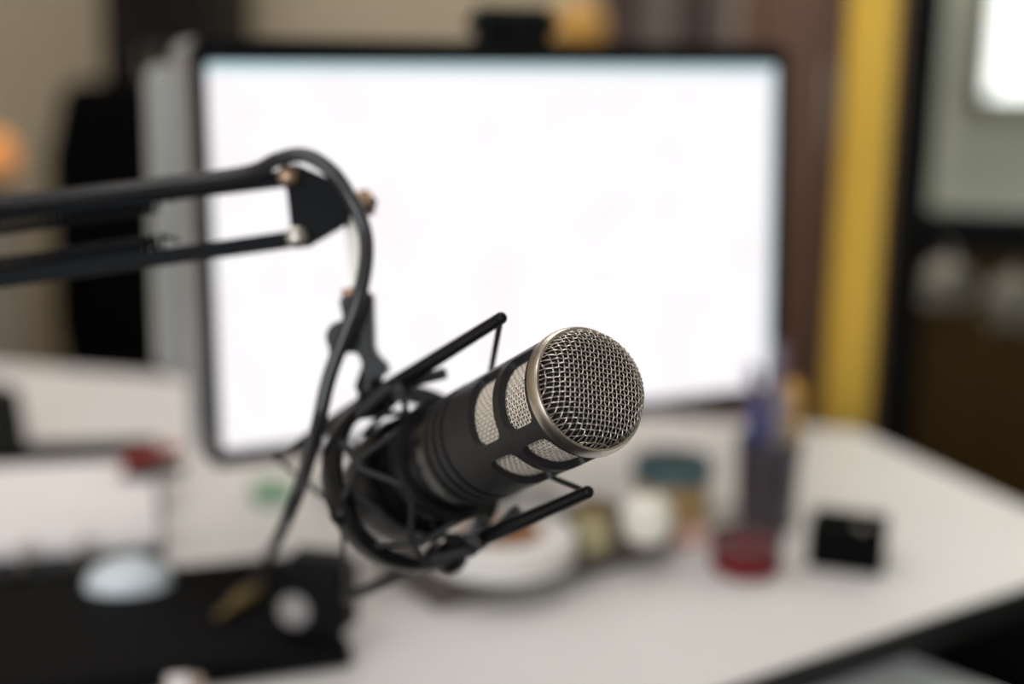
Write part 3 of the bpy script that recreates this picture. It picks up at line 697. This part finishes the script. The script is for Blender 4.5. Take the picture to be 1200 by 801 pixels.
for u in (.35, .62): 
    c_ = lerp4(fl, u, .115)
    MB().tube([c_ + Vector((0, -.018 + .018 * (1 - math.cos(a)), .016 * math.sin(a))) for a in [PI * k / 10 for k in range(11)]], .0024, 8).build('ring', 'nickel', t)
# red stapler at the corner of the binder
b_ = G(180, 556, ZD + .0241); t = thing('stapler', 'small red stapler on the far corner of the binder sheets', 'stapler', b_)
M = rz(rad(14), b_) @ Matrix.Scale(.95, 4)
MB().box((0, 0, .005), (.062, .024, .010), M).build('base', 'black_plastic', t, bevel=.002)
MB().box((.004, 0, .022), (.056, .020, .012), M @ Matrix.Rotation(rad(-8), 4, 'Y')).build('arm', 'red_rubber', t, bevel=.004)
MB().tube([M @ Vector((-.024, -.011, .016)), M @ Vector((-.024, .011, .016))], .007, 10).build('hinge', 'red_rubber', t)
# green note pad
b_ = G(318, 585); t = thing('note_pad', 'green block of notes on the desk under the monitor corner', 'note pad', b_)
M = rz(rad(20), b_)
MB().box((0, 0, .008), (.034, .034, .016), M).build('block', 'green_paper', t, bevel=.001)
MB().box((0, .0, .0165), (.034, .034, .001), M).build('top_sheet', 'green_paper', t)
# black speaker at the far left
b_ = G(-36, 530); t = thing('desk_speaker', 'small black loudspeaker standing behind the binder', 'speaker', b_)
M = rz(rad(-25), b_)
MB().prism([(-.05, -.04, 0), (.05, -.04, 0), (.020, -.02, .062), (-.05, -.02, .062)], (0, .08, 0), M).build('cabinet', 'black_plastic', t, bevel=.004)
MB().lathe([(.018, 0), (.020, .003), (.014, .002), (.0001, -.003)], 24, M @ frame((-.012, -.030, .031), (0, -1, .33)), cap=False).build('driver', 'rubber', t)
# beige eraser at the front of the laptop
b_ = G(216, 812, ZL); t = thing('eraser', 'small beige eraser lying on the front of the laptop', 'eraser', b_)
MB().box((0, 0, .005), (.026, .016, .010), rz(rad(15), b_)).build('rubber_block', 'beige_rubber', t, bevel=.002)
MB().box((-.004, 0, .005), (.014, .0168, .0108), rz(rad(15), b_)).build('sleeve', 'paper', t)

# ================================================================== THINGS ON THE DESK, RIGHT
# flat box
T0 = G(512, 716); T1 = G(790, 650); td = (T1 - T0).normalized(); tn = Vector((-td.y, td.x, 0)); TL = (T1 - T0).length; TW = .098; TH_ = .024
tr = thing('flat_box', 'flat grey brown box lying under the tape roll', 'box', T0 + td * TL / 2 + tn * TW / 2)
tq = lambda u, v, z: Vector((T0.x, T0.y, 0)) + td * u + tn * v + Vector((0, 0, ZD + z))
MB().prism([tq(.001, .001, 0), tq(TL - .001, .001, 0), tq(TL - .001, TW - .001, 0), tq(.001, TW - .001, 0)], (0, 0, .012)).build('base', 'tray', tr, bevel=.001)
MB().prism([tq(0, 0, .0125), tq(TL, 0, .0125), tq(TL, TW, .0125), tq(0, TW, .0125)], (0, 0, TH_ - .0125)).build('lid', 'tray', tr, bevel=.0015)
ZT = ZD + TH_
# tape roll
cT = G(584, 686, ZT); cT.y += .064
t = thing('tape_roll', 'white paper tape roll with brown cardboard core on the flat box', 'tape roll', cT)
Mx = Matrix.Translation(cT)
MB().lathe([(.037, .0), (.061, 0), (.063, .002), (.063, .020), (.061, .022), (.037, .022), (.037, 0)], 56, Mx, cap=False).build('tape', 'tape_white', t)
MB().lathe([(.0335, -.0), (.0368, 0), (.0368, .021), (.0335, .021), (.0335, 0)], 56, Mx, cap=False).build('core', 'cardboard', t)
MB().lathe([(.0001, .0002), (.0330, .0002), (.0330, .002), (.0001, .002)], 40, Mx, cap=False).build('core_liner', 'cardboard', t)
# jars
def jar(px, py, name, label, cat, r, h, m, lidm=None, lidh=.014, z=ZT, hidden=None):
    c = G(px, py, z); t = thing(name, label, cat, c); Mx = Matrix.Translation(c)
    MB().lathe([(r * .9, 0), (r, .004), (r, h - .008), (r * .9, h), (r * .8, h), (r * .8, h - .004), (.0001, h - .005)], 36, Mx, cap=True).build('vessel', m, t)
    if lidm: MB().lathe([(r * 1.05, h - .001), (r * 1.06, h + lidh - .002), (r * 1.0, h + lidh), (.0001, h + lidh)], 36, Mx, cap=True).build('lid', lidm, t)
    return t
jar(785, 606, 'jar', 'squat amber jar with a dull teal lid behind the round candle', 'jar', .036, .042, 'amber_jar', 'teal_lid', .017, ZD)
jar(694, 641, 'jar', 'small olive glass jar standing on the flat box beside the tape roll', 'jar', .0155, .034, 'olive_jar', 'brass', .006)
c = G(757, 634, ZT); t = thing('candle', 'round white candle at the end of the flat box', 'candle', c)
MB().lathe([(.010, 0), (.018, .004), (.0225, .014), (.023, .022), (.0205, .032), (.013, .040), (.004, .042), (.0001, .0415)], 32, Matrix.Translation(c)).build('wax', 'white_wax', t)
MB().tube([c + Vector((0, 0, .041)), c + Vector((.001, 0, .048))], .001, 6).build('wick', 'black_matte', t)
# pinkish sticky notes in front of the jar
c = G(806, 632); t = thing('sticky_notes', 'flat pinkish block of sticky notes between the white candle and the red dish', 'note pad', c)
MB().box((0, 0, .003), (.045, .035, .006), rz(rad(22), c)).build('block', 'pink_paper', t, bevel=.0006)
MB().box((0, 0, .0063), (.045, .035, .0006), rz(rad(23), c)).build('top_sheet', 'pink_paper', t)
# pen cup
c = G(896, 615); t = thing('pen_cup', 'smoky dark pen cup on the desk beside the red dish', 'pen cup', c)
Mx = Matrix.Translation(c); rc_ = .029; hc = .085
MB().lathe([(rc_ * .9, 0), (rc_ * .93, .003), (rc_ * 1.05, hc), (rc_ * .99, hc), (rc_ * .87, .005), (.0001, .005)], 36, Mx).build('cup', 'smoke_cup', t)
MB().lathe([(rc_ * 1.05, hc - .001), (rc_ * 1.07, hc + .001), (rc_ * .97, hc + .001)], 36, Mx, cap=False).build('lip', 'smoke_cup', t)
pens = [(0, .132, .0090, 'yellow_pen', 'thick yellow marker leaning in the pen cup'), (72, .165, .0085, 'purple_pen', 'dusky purple brush standing tallest in the pen cup'), (144, .145, .0065, 'purple_pen', 'thin dusky purple pencil in the pen cup'), (216, .118, .0075, 'blue_pen', 'blue marker standing in the pen cup'), (288, .130, .0075, 'grey_pen', 'grey felt pen standing in the pen cup')]
pens = [(.0148 * math.cos(rad(q)), .0148 * math.sin(rad(q)), .0182 * math.cos(rad(q)), .0182 * math.sin(rad(q)), L, r, m, lab) for q, L, r, m, lab in pens]
for x0, y0, x1, y1, L, r, m, lab in pens:
    a_ = c + Vector((x0, y0, .007)); d = (c + Vector((x1, y1, .10)) - a_).normalized()
    p = thing('pen', lab, 'pen', a_, 'pens in the cup')
    Mp = frame(a_, d)
    MB().lathe([(r * .7, 0), (r, .006), (r, L * .62)], 16, Mp).build('barrel', m, p)
    MB().lathe([(r * 1.08, L * .62), (r * 1.1, L * .64), (r * 1.02, L * .96), (r * .6, L), (.0001, L)], 16, Mp).build('cap', m, p)
# red candle dish
c = G(873, 666); t = thing('candle_dish', 'short round dish of dark red wax with a pale rim', 'candle dish', c)
Mx = Matrix.Translation(c)
MB().lathe([(.026, 0), (.0295, .003), (.0305, .018), (.0285, .0185), (.0001, .0175)], 40, Mx).build('wax', 'red_wax', t)
MB().lathe([(.0306, .020), (.0318, .029), (.0304, .030), (.0286, .0195)], 40, Mx, cap=False).build('rim', 'rose_glass', t)
# black card box with a clip
c = G(1001, 672); t = thing('card_box', 'small open black card box with a bright clip on the desk', 'box', c)
M = rz(rad(-18), c + Vector((0, .03, 0))); bw, bl, bh = .064, .055, .038
MB().box((0, 0, .002), (bw, bl, .004), M).build('bottom', 'black_matte', t)
for x, y, sx, sy in ((0, -bl / 2 + .0015, bw, .003), (0, bl / 2 - .0015, bw, .003), (-bw / 2 + .0015, 0, .003, bl - .006), (bw / 2 - .0015, 0, .003, bl - .006)):
    MB().box((x, y, bh / 2 + .002), (sx, sy, bh - .004), M).build('side', 'black_matte', t, bevel=.0006)
MB().box((0, 0, .018), (bw - .010, bl - .010, .030), M).build('cards', 'black_matte', t, bevel=.001)
MB().box((.012, -.004, .0350), (.009, .008, .004), M).build('clip', 'nickel', t, bevel=.001)
